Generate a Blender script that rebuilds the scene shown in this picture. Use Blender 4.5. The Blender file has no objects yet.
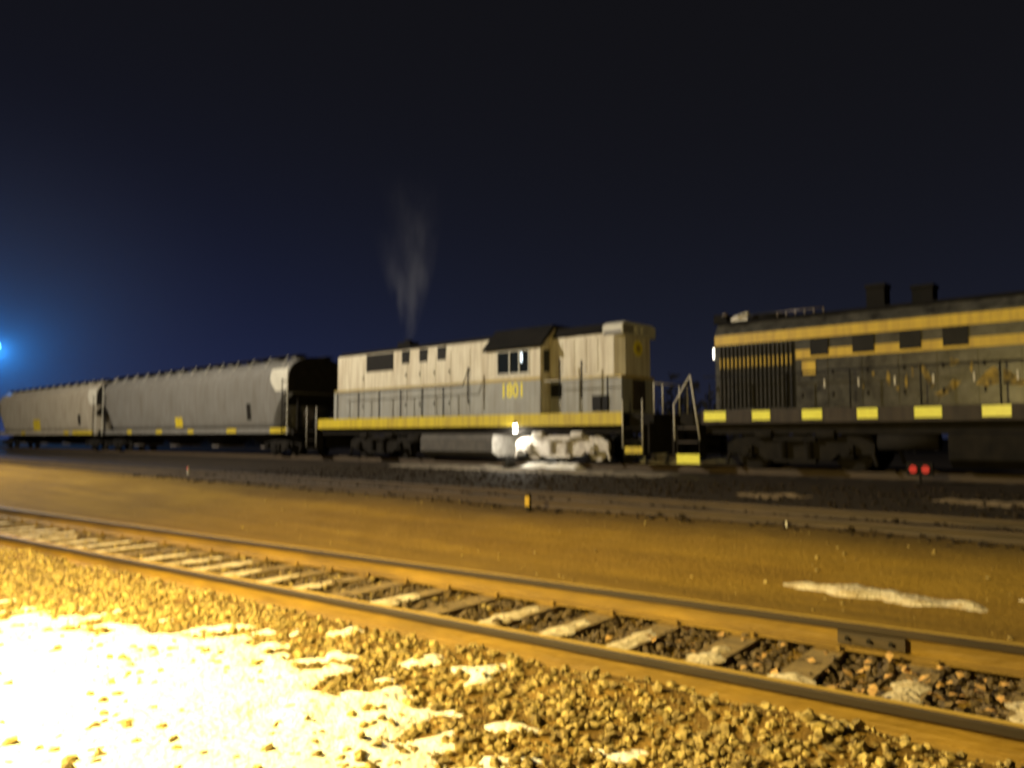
import bpy, math, random
from mathutils import Vector, Matrix, noise
random.seed(7)
R = math.radians
sc = bpy.context.scene
col = sc.collection

# ------------------------------------------------------------------ frames
EYE = 1.5
ANG = R(-42.2067)
U = Vector((0.740726, -0.671808, 0)); N = Vector((0.671808, 0.740726, 0))
T0 = -13.5277
RAIL = 0.63            # top of rail under the train
def W(t, D, z=0.0):
    return U * (t + T0) + N * D + Vector((0, 0, z))
CL = 21.3              # centre line of the train

# ------------------------------------------------------------------ materials
def mat(name, c1, c2=None, scale=3.0, rough=0.6, metal=0.0, bump=0.0, bscale=None, emit=None, estr=0, stretch=None, grime=None, spec=None):
    m = bpy.data.materials.new(name); m.use_nodes = True
    nt = m.node_tree; b = nt.nodes['Principled BSDF']
    b.inputs['Base Color'].default_value = (*c1, 1)
    b.inputs['Roughness'].default_value = rough
    b.inputs['Metallic'].default_value = metal
    if spec is not None: b.inputs['Specular IOR Level'].default_value = spec
    tc = nt.nodes.new('ShaderNodeTexCoord')
    vec = tc.outputs['Object']
    if stretch:
        mp = nt.nodes.new('ShaderNodeMapping'); mp.inputs['Scale'].default_value = stretch
        nt.links.new(vec, mp.inputs['Vector']); vec = mp.outputs['Vector']
    colour = None
    if c2 is not None:
        n = nt.nodes.new('ShaderNodeTexNoise'); n.inputs['Scale'].default_value = scale
        n.inputs['Detail'].default_value = 6; n.inputs['Roughness'].default_value = 0.65
        nt.links.new(vec, n.inputs['Vector'])
        r = nt.nodes.new('ShaderNodeValToRGB')
        r.color_ramp.elements[0].position = 0.35; r.color_ramp.elements[1].position = 0.68
        r.color_ramp.elements[0].color = (*c1, 1); r.color_ramp.elements[1].color = (*c2, 1)
        nt.links.new(n.outputs['Fac'], r.inputs['Fac'])
        colour = r.outputs['Color']
    if grime is not None:   # rain streaks and dust: noise drawn out along z
        mp2 = nt.nodes.new('ShaderNodeMapping'); mp2.inputs['Scale'].default_value = (5.0, 5.0, 0.45)
        nt.links.new(tc.outputs['Object'], mp2.inputs['Vector'])
        n2 = nt.nodes.new('ShaderNodeTexNoise'); n2.inputs['Scale'].default_value = 1.3; n2.inputs['Detail'].default_value = 5
        nt.links.new(mp2.outputs['Vector'], n2.inputs['Vector'])
        r2 = nt.nodes.new('ShaderNodeValToRGB'); r2.color_ramp.elements[0].position = 0.42; r2.color_ramp.elements[1].position = 0.72
        r2.color_ramp.elements[0].color = (0, 0, 0, 1); r2.color_ramp.elements[1].color = (0.75, 0.75, 0.75, 1)
        nt.links.new(n2.outputs['Fac'], r2.inputs['Fac'])
        mx = nt.nodes.new('ShaderNodeMix'); mx.data_type = 'RGBA'
        nt.links.new(r2.outputs['Color'], mx.inputs['Factor'])
        if colour is not None: nt.links.new(colour, mx.inputs['A'])
        else: mx.inputs['A'].default_value = (*c1, 1)
        mx.inputs['B'].default_value = (*grime, 1)
        colour = mx.outputs['Result']
    if colour is not None: nt.links.new(colour, b.inputs['Base Color'])
    if bump:
        n3 = nt.nodes.new('ShaderNodeTexNoise'); n3.inputs['Scale'].default_value = bscale or scale * 3; n3.inputs['Detail'].default_value = 6
        nt.links.new(vec, n3.inputs['Vector'])
        bp = nt.nodes.new('ShaderNodeBump'); bp.inputs['Strength'].default_value = bump; bp.inputs['Distance'].default_value = 0.03
        nt.links.new(n3.outputs['Fac'], bp.inputs['Height']); nt.links.new(bp.outputs['Normal'], b.inputs['Normal'])
    if emit:
        b.inputs['Emission Color'].default_value = (*emit, 1); b.inputs['Emission Strength'].default_value = estr
    return m

M = dict(
    cream=mat('cream_paint', (.66, .61, .47), (.58, .52, .38), 1.2, .55, grime=(.34, .27, .17), bump=.05),
    grey=mat('grey_paint', (.31, .31, .28), (.25, .25, .225), 1.2, .55, grime=(.19, .17, .13)),
    yellow=mat('yellow_paint', (.60, .47, .02), (.50, .38, .02), 1.5, .5, grime=(.32, .22, .03)),
    bright=mat('number_yellow', (.85, .72, .04), rough=.4),
    line=mat('ochre_line_paint', (.42, .30, .05), (.34, .25, .06), 2, .5),
    reflect=mat('reflective_yellow', (.95, .93, .12), (.85, .80, .10), 6, .35),
    black=mat('black_paint', (.010, .010, .010), (.016, .015, .014), 2, .5, spec=.12),
    sooty=mat('sooty_roof', (.010, .010, .010), (.018, .016, .014), 1.5, .9, spec=.08),
    under=mat('underframe_grime', (.012, .011, .010), (.022, .019, .015), 3, .9, bump=.2, spec=.08),
    strip=mat('trodden_snow', (.24, .20, .14), (.06, .048, .035), 3, .9, bump=.6),
    tank=mat('dusty_tank', (.05, .045, .04), (.09, .08, .065), 3, .8),
    lamplit=mat('lamplit_pale_steel', (.62, .59, .53), (.36, .32, .28), 5, .8, bump=.3, bscale=18),  # lamplight put into a pale colour, for the front truck and tank end
    steel=mat('worn_steel', (.30, .28, .25), (.18, .13, .09), 5, .38, .6),
    rail=mat('rusty_rail', (.25, .15, .014), (.12, .07, .010), 2.2, .75, .0, bump=.4, bscale=20, stretch=(.5, 3, 3)),
    railhead=mat('worn_rail_head', (.56, .38, .08), (.34, .22, .05), 6, .5, .0, stretch=(.3, 5, 5)),
    railside=mat('shaded_rail_head_side', (.016, .009, .003), (.035, .02, .006), 6, .7, .0, stretch=(.3, 5, 5)),  # near-black head sides paint the shadow line below the rail head
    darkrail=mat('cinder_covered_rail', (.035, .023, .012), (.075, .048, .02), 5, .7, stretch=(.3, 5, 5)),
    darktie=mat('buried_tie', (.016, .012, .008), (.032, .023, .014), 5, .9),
    cinder=mat('black_cinders', (.012, .009, .006), (.04, .029, .018), 9, .9, spec=.1),
    old_snow=mat('tan_old_snow', (.26, .19, .10), (.13, .09, .045), 6, .9, bump=.5),
    hood2=mat('charcoal_hood', (.010, .010, .010), (.085, .082, .07), 3.2, .30, grime=(.05, .047, .04), spec=.3),  # grey mottling in the base colour stands in for glossy reflections
    sill2=mat('brown_grey_sill', (.05, .042, .035), (.03, .025, .022), 2, .6, grime=(.07, .055, .042), spec=.15),
    gold=mat('gold_paint', (.60, .41, .03), (.50, .33, .03), 2.5, .45, grime=(.36, .23, .03)),
    worngold=mat('worn_gold_paint', (.02, .019, .016), (.44, .30, .05), 5, .5, spec=.2),
    shutter=mat('shutter_metal', (.035, .034, .032), (.06, .056, .05), 4, .4, spec=.2),
    pale_rail=mat('pale_handrail', (.62, .60, .52), (.5, .46, .38), 6, .5),
    glass=mat('cab_glass', (.012, .016, .02), rough=.06),
    hopper=mat('grey_hopper_paint', (.165, .16, .145), (.135, .13, .115), .6, .6, grime=(.11, .098, .078), bump=.04),
    hopper2=mat('tan_hopper_paint', (.37, .335, .26), (.31, .28, .21), .6, .6, grime=(.22, .18, .13), bump=.04),
    hopper_dark=mat('hopper_belt_grime', (.20, .185, .15), (.26, .24, .2), .9, .7),
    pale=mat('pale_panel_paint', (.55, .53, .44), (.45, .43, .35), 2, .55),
    tie=mat('weathered_tie', (.12, .08, .03), (.30, .21, .08), 3, .9, bump=.6, bscale=25, stretch=(1, 6, 1)),
    snow=mat('crusty_snow', (.86, .85, .80), (.70, .66, .56), 7, .75, bump=.9, bscale=22),
    dirty_snow=mat('dirty_snow', (.68, .60, .42), (.40, .30, .15), 7, .85, bump=.8, bscale=25),
    stone=mat('ochre_gravel', (.08, .05, .010), (.50, .38, .12), 11, .85, bump=.4, bscale=60),
    ballast=mat('dark_ballast', (.045, .030, .015), (.13, .085, .03), 12, .85, bump=.4, bscale=60),
    leaf=mat('dry_leaf', (.38, .20, .06), (.52, .34, .12), 20, .8),
    red=mat('red_lens', (.6, .03, .03), rough=.25, emit=(1, .08, .08), estr=.06),
    whitelamp=mat('white_lamp_lens', (.9, .9, .9), rough=.3, emit=(1, .96, .86), estr=14),
    headlamp=mat('headlamp_lens', (.9, .9, .85), rough=.3, emit=(1, .93, .78), estr=5),
    cablamp=mat('cab_lamp_lens', (.8, .9, 1), rough=.3, emit=(.75, .9, 1.0), estr=2.2),
    bluelamp=mat('blue_lamp_lens', (.5, .8, .9), rough=.3, emit=(.18, .62, 1.0), estr=40),
    numglass=mat('number_glass', (.10, .09, .075), rough=.3),
    ins=mat('cab_interior', (.20, .19, .16), rough=.8),
    wood=mat('dark_twigs', (.02, .018, .015), (.035, .03, .02), 4, .9),
)

# ------------------------------------------------------------------ mesh builder
class MB:
    def __init__(s): s.v = []; s.f = []; s.m = []; s.mats = []; s.smooth = []
    def mi(s, m):
        if m not in s.mats: s.mats.append(m)
        return s.mats.index(m)
    def add(s, vs, fs, m, smooth=False):
        o = len(s.v); s.v += [tuple(p) for p in vs]; k = s.mi(m)
        for f in fs: s.f.append(tuple(i + o for i in f)); s.m.append(k); s.smooth.append(smooth)
        return s
    def box(s, x0, x1, y0, y1, z0, z1, m):
        return s.add([(x0,y0,z0),(x1,y0,z0),(x1,y1,z0),(x0,y1,z0),(x0,y0,z1),(x1,y0,z1),(x1,y1,z1),(x0,y1,z1)],
                     [(0,3,2,1),(4,5,6,7),(0,1,5,4),(1,2,6,5),(2,3,7,6),(3,0,4,7)], m)
    def prism(s, prof, a0, a1, m, axis='x', smooth=False):
        # prof: (u,v) counter-clockwise seen from +axis ; axis x -> (y,z); y -> (x,z)
        n = len(prof)
        if axis == 'x': vs = [(a0,u,v) for u,v in prof] + [(a1,u,v) for u,v in prof]; flip = False
        elif axis == 'y': vs = [(u,a0,v) for u,v in prof] + [(u,a1,v) for u,v in prof]; flip = True
        else: vs = [(u,v,a0) for u,v in prof] + [(u,v,a1) for u,v in prof]; flip = False
        fs = [(i,(i+1)%n,n+(i+1)%n,n+i) for i in range(n)] + [tuple(range(n-1,-1,-1)), tuple(range(n,2*n))]
        if flip: fs = [tuple(reversed(f)) for f in fs]
        return s.add(vs, fs, m, smooth)
    def cyl(s, p, q, r, m, n=12, r2=None, smooth=True):
        p = Vector(p); q = Vector(q); r2 = r if r2 is None else r2
        d = (q - p).normalized(); a = d.orthogonal().normalized(); b = d.cross(a)
        vs = []
        for c, rr in ((p, r), (q, r2)):
            for i in range(n):
                t = 2*math.pi*i/n; vs.append(c + (a*math.cos(t) + b*math.sin(t))*rr)
        o = len(s.v); k = s.mi(m); s.v += [tuple(x) for x in vs]
        for i in range(n):
            s.f.append((o+i, o+(i+1)%n, o+n+(i+1)%n, o+n+i)); s.m.append(k); s.smooth.append(smooth)
        s.f.append(tuple(o+i for i in range(n-1,-1,-1))); s.m.append(k); s.smooth.append(False)
        s.f.append(tuple(o+n+i for i in range(n))); s.m.append(k); s.smooth.append(False)
        return s
    def path(s, pts, r, m, n=8):
        for a, b in zip(pts, pts[1:]): s.cyl(a, b, r, m, n)
        return s
    def build(s, name, parent=None, bevel=0):
        me = bpy.data.meshes.new(name); me.from_pydata(s.v, [], s.f)
        for m in s.mats: me.materials.append(M[m])
        me.polygons.foreach_set('material_index', s.m); me.polygons.foreach_set('use_smooth', s.smooth)
        me.update()
        o = bpy.data.objects.new(name, me); col.objects.link(o)
        if parent: o.parent = parent
        if bevel:
            b = o.modifiers.new('edge', 'BEVEL'); b.width = bevel; b.segments = 2; b.limit_method = 'ANGLE'
        return o

def tag(o, label=None, cat=None, group=None, kind=None):
    if label: o['label'] = label
    if cat: o['category'] = cat
    if group: o['group'] = group
    if kind: o['kind'] = kind
    return o
def thing(name, label, cat, loc, rz=ANG, group=None):
    o = bpy.data.objects.new(name, None); o.empty_display_size = .5; col.objects.link(o)
    o.location = loc; o.rotation_euler = (0, 0, rz)
    return tag(o, label, cat, group)
def text(name, s, size, m, parent, loc, rot, sx=1.0, font_ext=.004):
    c = bpy.data.curves.new(name, 'FONT'); c.body = s; c.size = size; c.extrude = font_ext; c.align_x = 'CENTER'; c.offset = .008
    tmp = bpy.data.objects.new('tmp', c); col.objects.link(tmp)
    dg = bpy.context.evaluated_depsgraph_get(); me = bpy.data.meshes.new_from_object(tmp.evaluated_get(dg))
    bpy.data.objects.remove(tmp); bpy.data.curves.remove(c)
    me.materials.clear(); me.materials.append(M[m])
    o = bpy.data.objects.new(name, me); col.objects.link(o); o.parent = parent
    o.location = loc; o.rotation_euler = rot; o.scale = (sx, 1, 1)
    return o

# ------------------------------------------------------------------ ground: one sheet, coordinates (t, D)
def sstep(a, b, x):
    if a > b: return 1 - sstep(b, a, x)
    x = min(1, max(0, (x - a) / (b - a))); return x*x*(3-2*x)
def gz(t, D):
    z = .07
    z += (.30 - .07) * sstep(6.6, 9.4, D)
    z += .04 * sstep(13, 16, D)
    z += (.45 - .34) * sstep(18.4, 19.6, D) - (.45 - .34) * sstep(23.2, 25, D)
    near = 1 - sstep(14, 40, abs(D))
    if -2 < D < 7 and t > -40:
        w = U*(t+T0) + N*D; off = (w.y - 4.95 + .76*w.x)*.7962
        if off < -.03 or off > 1.58: z += (.045 + .07*noise.noise(Vector((t*1.6, D*1.6, 31)))) * math.exp(-((off + .22)/.22)**2 if off < 0 else -((off-1.75)/.22)**2)
        z += .075 * sstep(.0, -.16, off) * (1 if off > -.5 else 1 - sstep(.5, 2.0, -off)*.6) if off < 0 else (.05*sstep(1.5, 1.68, off)*(1-sstep(2.2,3.2,off)) if off > 1.5 else 0)
    n = noise.noise(Vector((t*.35, D*.35, 0))) * .05 * (sstep(6.3, 8, D) + (1 - sstep(1.2, 2.6, D))) * (1 - sstep(17, 19, D))
    n2 = noise.noise(Vector((t*2.3, D*2.3, 3))) * .016 + noise.noise(Vector((t*7, D*7, 9))) * .009
    return z + (n + n2) * near
def axis(lo, hi, flo, fhi, step, grow):
    a = []; x = flo
    while x < fhi: a.append(x); x += step
    a.append(fhi); s = step; x = fhi
    while x < hi: s *= grow; x += s; a.append(min(x, hi))
    b = []; s = step; x = flo
    while x > lo: s *= grow; x -= s; b.append(max(x, lo))
    return b[::-1] + a
def sheet(name, ts, Ds, zf, m, kind):
    vs = [(t, D, zf(t, D)) for D in Ds for t in ts]; nx = len(ts)
    fs = [(j*nx+i, j*nx+i+1, (j+1)*nx+i+1, (j+1)*nx+i) for j in range(len(Ds)-1) for i in range(nx-1)]
    me = bpy.data.meshes.new(name); me.from_pydata(vs, [], fs); me.materials.append(m)
    me.polygons.foreach_set('use_smooth', [True]*len(fs)); me.update()
    o = bpy.data.objects.new(name, me); col.objects.link(o)
    o.location = U * T0; o.rotation_euler = (0, 0, ANG); tag(o, kind=kind)
    return o

def ground_material():
    m = bpy.data.materials.new('yard_dirt'); m.use_nodes = True; nt = m.node_tree; L = nt.links.new
    b = nt.nodes['Principled BSDF']; b.inputs['Roughness'].default_value = .8; b.inputs['Specular IOR Level'].default_value = .25
    tc = nt.nodes.new('ShaderNodeTexCoord')
    def nz(sc_, det=6, st=(1,1,1), rough=.6):
        mp = nt.nodes.new('ShaderNodeMapping'); mp.inputs['Scale'].default_value = st; L(tc.outputs['Object'], mp.inputs['Vector'])
        n = nt.nodes.new('ShaderNodeTexNoise'); n.inputs['Scale'].default_value = sc_; n.inputs['Detail'].default_value = det; n.inputs['Roughness'].default_value = rough
        L(mp.outputs['Vector'], n.inputs['Vector']); return n.outputs['Fac']
    def ramp(x, a, b_, c0=(0,0,0), c1=(1,1,1)):
        r = nt.nodes.new('ShaderNodeValToRGB'); r.color_ramp.elements[0].position = a; r.color_ramp.elements[1].position = b_
        r.color_ramp.elements[0].color = (*c0,1); r.color_ramp.elements[1].color = (*c1,1); L(x, r.inputs['Fac']); return r.outputs['Color']
    def mix(f, a, b_):
        x = nt.nodes.new('ShaderNodeMix'); x.data_type = 'RGBA'; L(f, x.inputs['Factor'])
        for s, v in (('A', a), ('B', b_)):
            if isinstance(v, tuple): x.inputs[s].default_value = (*v, 1)
            else: L(v, x.inputs[s])
        return x.outputs['Result']
    def math_(op, a, b_):
        x = nt.nodes.new('ShaderNodeMath'); x.operation = op
        for i, v in enumerate((a, b_)):
            if isinstance(v, (int, float)): x.inputs[i].default_value = v
            else: L(v, x.inputs[i])
        return x.outputs[0]
    sep = nt.nodes.new('ShaderNodeSeparateXYZ'); L(tc.outputs['Object'], sep.inputs[0])
    t, D = sep.outputs[0], sep.outputs[1]
    ochre = ramp(nz(1.6, 8, (.35, 1, 1)), .3, .7, (.19, .105, .010), (.33, .20, .018))
    ruts = ramp(nz(1.1, 5, (.12, 1.6, 1), .55), .42, .62)
    ochre = mix(math_('MULTIPLY', ruts, .6), ochre, (.12, .062, .006))
    fine = ramp(nz(30, 5), .35, .7, (.14, .08, .008), (.42, .28, .05))
    ochre = mix(math_('MULTIPLY', nz(9, 4), .55), ochre, fine)
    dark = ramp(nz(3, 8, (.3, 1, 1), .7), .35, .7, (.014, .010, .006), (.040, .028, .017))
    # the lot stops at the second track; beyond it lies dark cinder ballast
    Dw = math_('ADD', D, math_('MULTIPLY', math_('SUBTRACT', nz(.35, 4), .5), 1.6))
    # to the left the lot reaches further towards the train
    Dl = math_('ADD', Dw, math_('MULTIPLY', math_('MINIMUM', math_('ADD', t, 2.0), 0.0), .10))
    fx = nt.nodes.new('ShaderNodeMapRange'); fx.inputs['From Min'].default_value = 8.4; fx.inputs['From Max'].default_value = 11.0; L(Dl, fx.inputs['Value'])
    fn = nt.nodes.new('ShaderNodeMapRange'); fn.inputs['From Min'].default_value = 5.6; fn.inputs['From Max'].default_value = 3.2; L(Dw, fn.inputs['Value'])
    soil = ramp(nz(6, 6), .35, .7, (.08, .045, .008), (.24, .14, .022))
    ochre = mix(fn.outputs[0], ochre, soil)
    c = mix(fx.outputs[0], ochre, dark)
    L(c, b.inputs['Base Color'])
    bp = nt.nodes.new('ShaderNodeBump'); bp.inputs['Strength'].default_value = .7; bp.inputs['Distance'].default_value = .03
    L(math_('ADD', nz(14, 6), math_('MULTIPLY', nz(50, 4), .5)), bp.inputs['Height']); L(bp.outputs['Normal'], b.inputs['Normal'])
    return m
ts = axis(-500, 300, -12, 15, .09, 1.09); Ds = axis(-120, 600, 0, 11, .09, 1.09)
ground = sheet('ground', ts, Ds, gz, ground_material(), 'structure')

# snow crust: a sheet that comes up through the ground where snow lies
def snow_h(t, D):
    m = -1.0
    edge = 2.05 + .95 * sstep(6.0, 9.0, t) - .15 * sstep(9.5, 11, t) - .9 * sstep(11.4, 12.8, t) + noise.noise(Vector((t*.6, 1.7, 4))) * .35
    m = max(m, (edge - D) * 1.3)
    for (tc_, Dc, a, b) in ((11.3, 7.3, .85, .22), (12.8, 7.7, .5, .2), (6.9, 15.0, .75, .5), (10.5, 15.8, 1.0, .6), (12.4, 15.6, .8, .5)):
        q = ((t-tc_)/a)**2 + ((D-Dc)/b)**2
        m = max(m, 1.0 - q)
    m += noise.noise(Vector((t*1.1, D*1.1, 11))) * .6 + noise.noise(Vector((t*3.6, D*3.6, 5))) * 1.1 + noise.noise(Vector((t*8, D*8, 8))) * .7
    m -= (1.4 * abs(noise.noise(Vector((t*5, D*5, 21)))) + .5 * noise.noise(Vector((t*14, D*14, 2)))) * sstep(6.3, 9.5, t) * .8 * (1 if D < 5 else 0)
    return max(-.05, min(.045, m * .05 - .012))
def snow_z(t, D): return gz(t, D) + snow_h(t, D)
snow = sheet('snow', axis(-25, 16, 2, 15, .06, 1.08), axis(-9, 3.4, -1.0, 3.4, .06, 1.12), snow_z, M['snow'], 'stuff')
tag(snow, 'bright crusty snow on the near ground beside the front track', 'snow')
for (a, b, c, d) in ((9.9, 13.8, 6.5, 8.2), (5.6, 13.8, 14.0, 17.0)):
    pass
sp = sheet('snow', [9.9 + i*.05 for i in range(80)], [6.5 + i*.05 for i in range(36)], snow_z, M['dirty_snow'], 'stuff')
tag(sp, 'thin streak of dirty snow on the lot beyond the front track', 'snow')
sp2 = sheet('snow', [5.6 + i*.08 for i in range(105)], [13.9 + i*.08 for i in range(36)], snow_z, M['old_snow'], 'stuff')
tag(sp2, 'tan patches of old snow in front of the dark locomotive', 'snow')

# gravel
ICO = [(0,0,1),(.894,0,.447),(.276,.851,.447),(-.724,.526,.447),(-.724,-.526,.447),(.276,-.851,.447),(.724,.526,-.447),(-.276,.851,-.447),(-.894,0,-.447),(-.276,-.851,-.447),(.724,-.526,-.447),(0,0,-1)]
ICF = [(0,1,2),(0,2,3),(0,3,4),(0,4,5),(0,5,1),(1,6,2),(2,7,3),(3,8,4),(4,9,5),(5,10,1),(2,6,7),(3,7,8),(4,8,9),(5,9,10),(1,10,6),(6,11,7),(7,11,8),(8,11,9),(9,11,10),(10,11,6)]
def stones(name, pts, m, label, rmin, rmax):
    vs = []; fs = []
    for (t, D, z) in pts:
        r = rmin + (rmax - rmin) * random.random()**2.8
        a = random.random()*6.28; ca, sa = math.cos(a), math.sin(a)
        sx, sy, sz = r*random.uniform(.7,1.4), r*random.uniform(.6,1.1), r*random.uniform(.45,.95)
        tilt = random.uniform(-.5,.5); o = len(vs)
        for x, y, zz in ICO:
            j = random.uniform(.78, 1.2)
            x, y, zz = x*sx*j, y*sy*j, zz*sz*j
            x, zz = x*math.cos(tilt)-zz*math.sin(tilt), x*math.sin(tilt)+zz*math.cos(tilt)
            vs.append((t + x*ca - y*sa, D + x*sa + y*ca, z + zz + sz*.35))
        fs += [(a_+o, b_+o, c_+o) for a_, b_, c_ in ICF]
    me = bpy.data.meshes.new(name); me.from_pydata(vs, [], fs); me.materials.append(M[m]); me.update()
    o = bpy.data.objects.new(name, me); col.objects.link(o); o.location = U*T0; o.rotation_euler = (0,0,ANG)
    return tag(o, label, 'gravel', kind='stuff')

# near track line in world: y = 4.95 - .76 x for the near rail
TA = -math.atan(.76)
TU = Vector((math.cos(TA), math.sin(TA), 0)); TN = Vector((-math.sin(TA), math.cos(TA), 0))
def to_local(w):   # world -> (t, D)
    return w.dot(U) - T0, w.dot(N)
def track_off(t, D):
    w = W(t, D); return (w - Vector((0, 4.95, 0))).dot(TN), (w - Vector((0, 4.95, 0))).dot(TU)
pts = []; bal = []
for _ in range(110000):
    t = random.uniform(2, 14.5) if random.random() < .8 else random.uniform(-8, 14.5); D = random.uniform(.4, 6.3)
    off, al = track_off(t, D)
    z = gz(t, D)
    if -.02 < off < 1.53 and random.random() < .3: bal.append((t, D, z + random.uniform(0, .02)))
    elif off > 1.5 and off < 2.0 and random.random() < .12: bal.append((t, D, z))
    elif off > -.35 and off < 0 and random.random() < .4: pts.append((t, D, z))
    elif off <= -.3:
        sh = snow_h(t, D)
        if sh > .008:
            if random.random() < .90 - .35*noise.noise(Vector((t*2.2, D*2.2, 40))): continue
            z += sh - .012
        pts.append((t, D, z))
for _ in range(7500):
    t = random.uniform(-2, 14); D = random.uniform(2.6, 6)
    off, al = track_off(t, D)
    if 0.03 < off < 1.47: (pts if random.random() < sstep(10.5, 6.5, t) * .55 else bal).append((t, D, gz(t, D) + random.uniform(0, .045)))
stones('gravel', pts, 'stone', 'coarse ochre gravel with snow between it beside the front track', .006, .034)
stones('gravel', bal, 'ballast', 'dark ballast stones between the rails of the front track', .015, .045)
lot = [(random.uniform(-2, 15), random.uniform(6, 10.2), 0) for _ in range(260)]
stones('gravel', [(t, D, gz(t, D)) for t, D, _ in lot], 'stone', 'scattered small stones on the smooth dirt lot', .008, .028)
dk = [(random.uniform(-12, 16), random.uniform(9.8, 19), 0) for _ in range(5000)]
stones('gravel', [(t, D, gz(t, D)) for t, D, _ in dk], 'cinder', 'dark cinders and stones in front of the train', .02, .06)

# dry leaves caught between the rails
vs = []; mb = MB()
for _ in range(150):
    w = Vector((0, 4.95, 0)) + TU*random.gauss(2.1, .7) + TN*random.uniform(.15, 1.35)
    t, D = to_local(w); z = gz(t, D) + random.uniform(.04, .09); a = random.random()*6.28; r = random.uniform(.02, .05)
    c = Vector((t, D, z)); e1 = Vector((math.cos(a), math.sin(a), random.uniform(-.4, .6)))*r; e2 = Vector((-math.sin(a), math.cos(a), random.uniform(-.5, .5)))*r*.6
    mb.add([c-e1, c-e2, c+e1, c+e2+Vector((0,0,r*.4)), c+Vector((0,0,r*.25))], [(0,1,4),(1,2,4),(2,3,4),(3,0,4)], 'leaf')
lv = mb.build('leaves'); lv.location = U*T0; lv.rotation_euler = (0,0,ANG); tag(lv, 'dry brown leaves caught between the rails of the front track', 'leaves', kind='stuff')

# ------------------------------------------------------------------ tracks
def rail_profile(h=.17):
    return [(-.07,0),(.07,0),(.07,.012),(.012,.03),(.010,.115),(.036,.125),(.036,.160),(.026,h),(-.026,h),(-.036,.160),(-.036,.125),(-.010,.115),(-.012,.03),(-.07,.012)]
def make_rail(L0, L1, y, z, parent, rm):
    mb = MB(); prof = [(y+u, z+v) for u, v in rail_profile()]
    mb.prism(prof, L0, L1, rm)
    if rm == 'rail':
        k = mb.mi('railside')
        for i in (5, 6, 8, 9): mb.m[i] = k
        for i in (7,): mb.m[i] = mb.mi('railhead')
    # polished running surface, a hair proud of the head
    mb.add([(L0,y-.022,z+.1725),(L1,y-.022,z+.1725),(L1,y+.022,z+.1725),(L0,y+.022,z+.1725)], [(0,1,2,3)], 'railhead' if rm == 'rail' else 'darkrail')
    return mb.build('rail', parent)
def make_track(label, origin, rz, L0, L1, sp, railz, detail, named=None, group='railway tracks in the yard'):
    root = thing('railway_track', label, 'railway track', origin, rz, group)
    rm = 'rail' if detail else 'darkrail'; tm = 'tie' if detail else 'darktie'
    make_rail(L0, L1, 0, railz-.17, root, rm); make_rail(L0, L1, 1.505, railz-.17, root, rm)
    x = L0 + .3; k = 0; rest = MB(); nrest = 0
    while x < L1:
        hw = random.uniform(.095, .12); l0 = -.55 + random.uniform(-.05,.05); l1 = 2.05 + random.uniform(-.05,.05)
        zt = railz - .17 - .004
        indiv = named is None or named[0] < x < named[1]
        mb = MB() if indiv else rest
        sk = random.uniform(-.02, .02)
        mb.add([(x-hw,l0,zt-.16),(x+hw,l0,zt-.16),(x+hw+sk,l1,zt-.16),(x-hw+sk,l1,zt-.16),(x-hw+.006,l0,zt),(x+hw-.006,l0,zt),(x+hw-.006+sk,l1,zt),(x-hw+.006+sk,l1,zt)],
               [(0,3,2,1),(4,5,6,7),(0,1,5,4),(1,2,6,5),(2,3,7,6),(3,0,4,7)], tm)
        if detail:
            for yy in (0, 1.505):
                mb.box(x-.09, x+.09, yy-.15, yy+.15, zt+.0005, zt+.0035, 'rail')
                for s in (-1, 1): mb.box(x-.05*s-.012, x-.05*s+.012, yy+s*.088-.014, yy+s*.088+.014, zt, zt+.035, 'rail')
        if indiv:
            tie = mb.build('tie', root)
            if detail and random.random() < .92:
                s = MB(); n = 26; ya, yb = random.uniform(.17, .35), random.uniform(1.0, 1.36)
                if random.random() < .25: yb = ya + random.uniform(.3, .5)
                lo = []; hi = []
                for i in range(n+1):
                    u = i/n; yy = ya + (yb-ya)*u
                    w = hw*1.12*min(1, (u*(1-u)*9)**.5)*(.85+.8*noise.noise(Vector((x*3, yy*5, 0))))
                    lo.append((x-w + noise.noise(Vector((x, yy*9, 2)))*.02, yy)); hi.append((x+w + noise.noise(Vector((x, yy*9, 7)))*.02, yy))
                poly = lo + hi[::-1]; z0 = zt-.002; vs = [(px,py,z0) for px,py in poly] ; top = []
                for i in range(n+1):
                    for (px, py) in (lo[i], ((lo[i][0]*.6+hi[i][0]*.4), lo[i][1]), ((lo[i][0]*.4+hi[i][0]*.6), lo[i][1]), hi[i]):
                        top.append((px, py, zt + .014 + .010*noise.noise(Vector((px*14, py*14, 1)))))
                for i in range(n+1):
                    top[i*4] = (top[i*4][0], top[i*4][1], z0); top[i*4+3] = (top[i*4+3][0], top[i*4+3][1], z0)
                s.add(top, [(i*4+j, i*4+j+1, i*4+j+5, i*4+j+4) for i in range(n) for j in range(3)], 'dirty_snow', True)
                s.build('snow_crust', tie)
        else: nrest += 1
        x += sp + random.uniform(-.03, .03); k += 1
    if nrest:
        o = rest.build('tie', root); o['kind'] = 'stuff'
    return root
near = make_track('front railway track with rusty rails and snow-dusted ties crossing the foreground', (0, 4.95, 0), TA, -45, 14, .56, .30, True, (-20, 9))
jb = MB()
for yy in (-.02, .02): jb.box(1.55, 1.95, 1.505+yy-.012+(.012 if yy>0 else -.012), 1.505+yy+.012+(.012 if yy>0 else -.012), .165, .245, 'darkrail')
for i in range(3): jb.cyl((1.61+i*.13, 1.44, .205), (1.61+i*.13, 1.57, .205), .014, 'under', 8)
jb.build('joint_bar', near)
w0 = W(0, 10.45)
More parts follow.
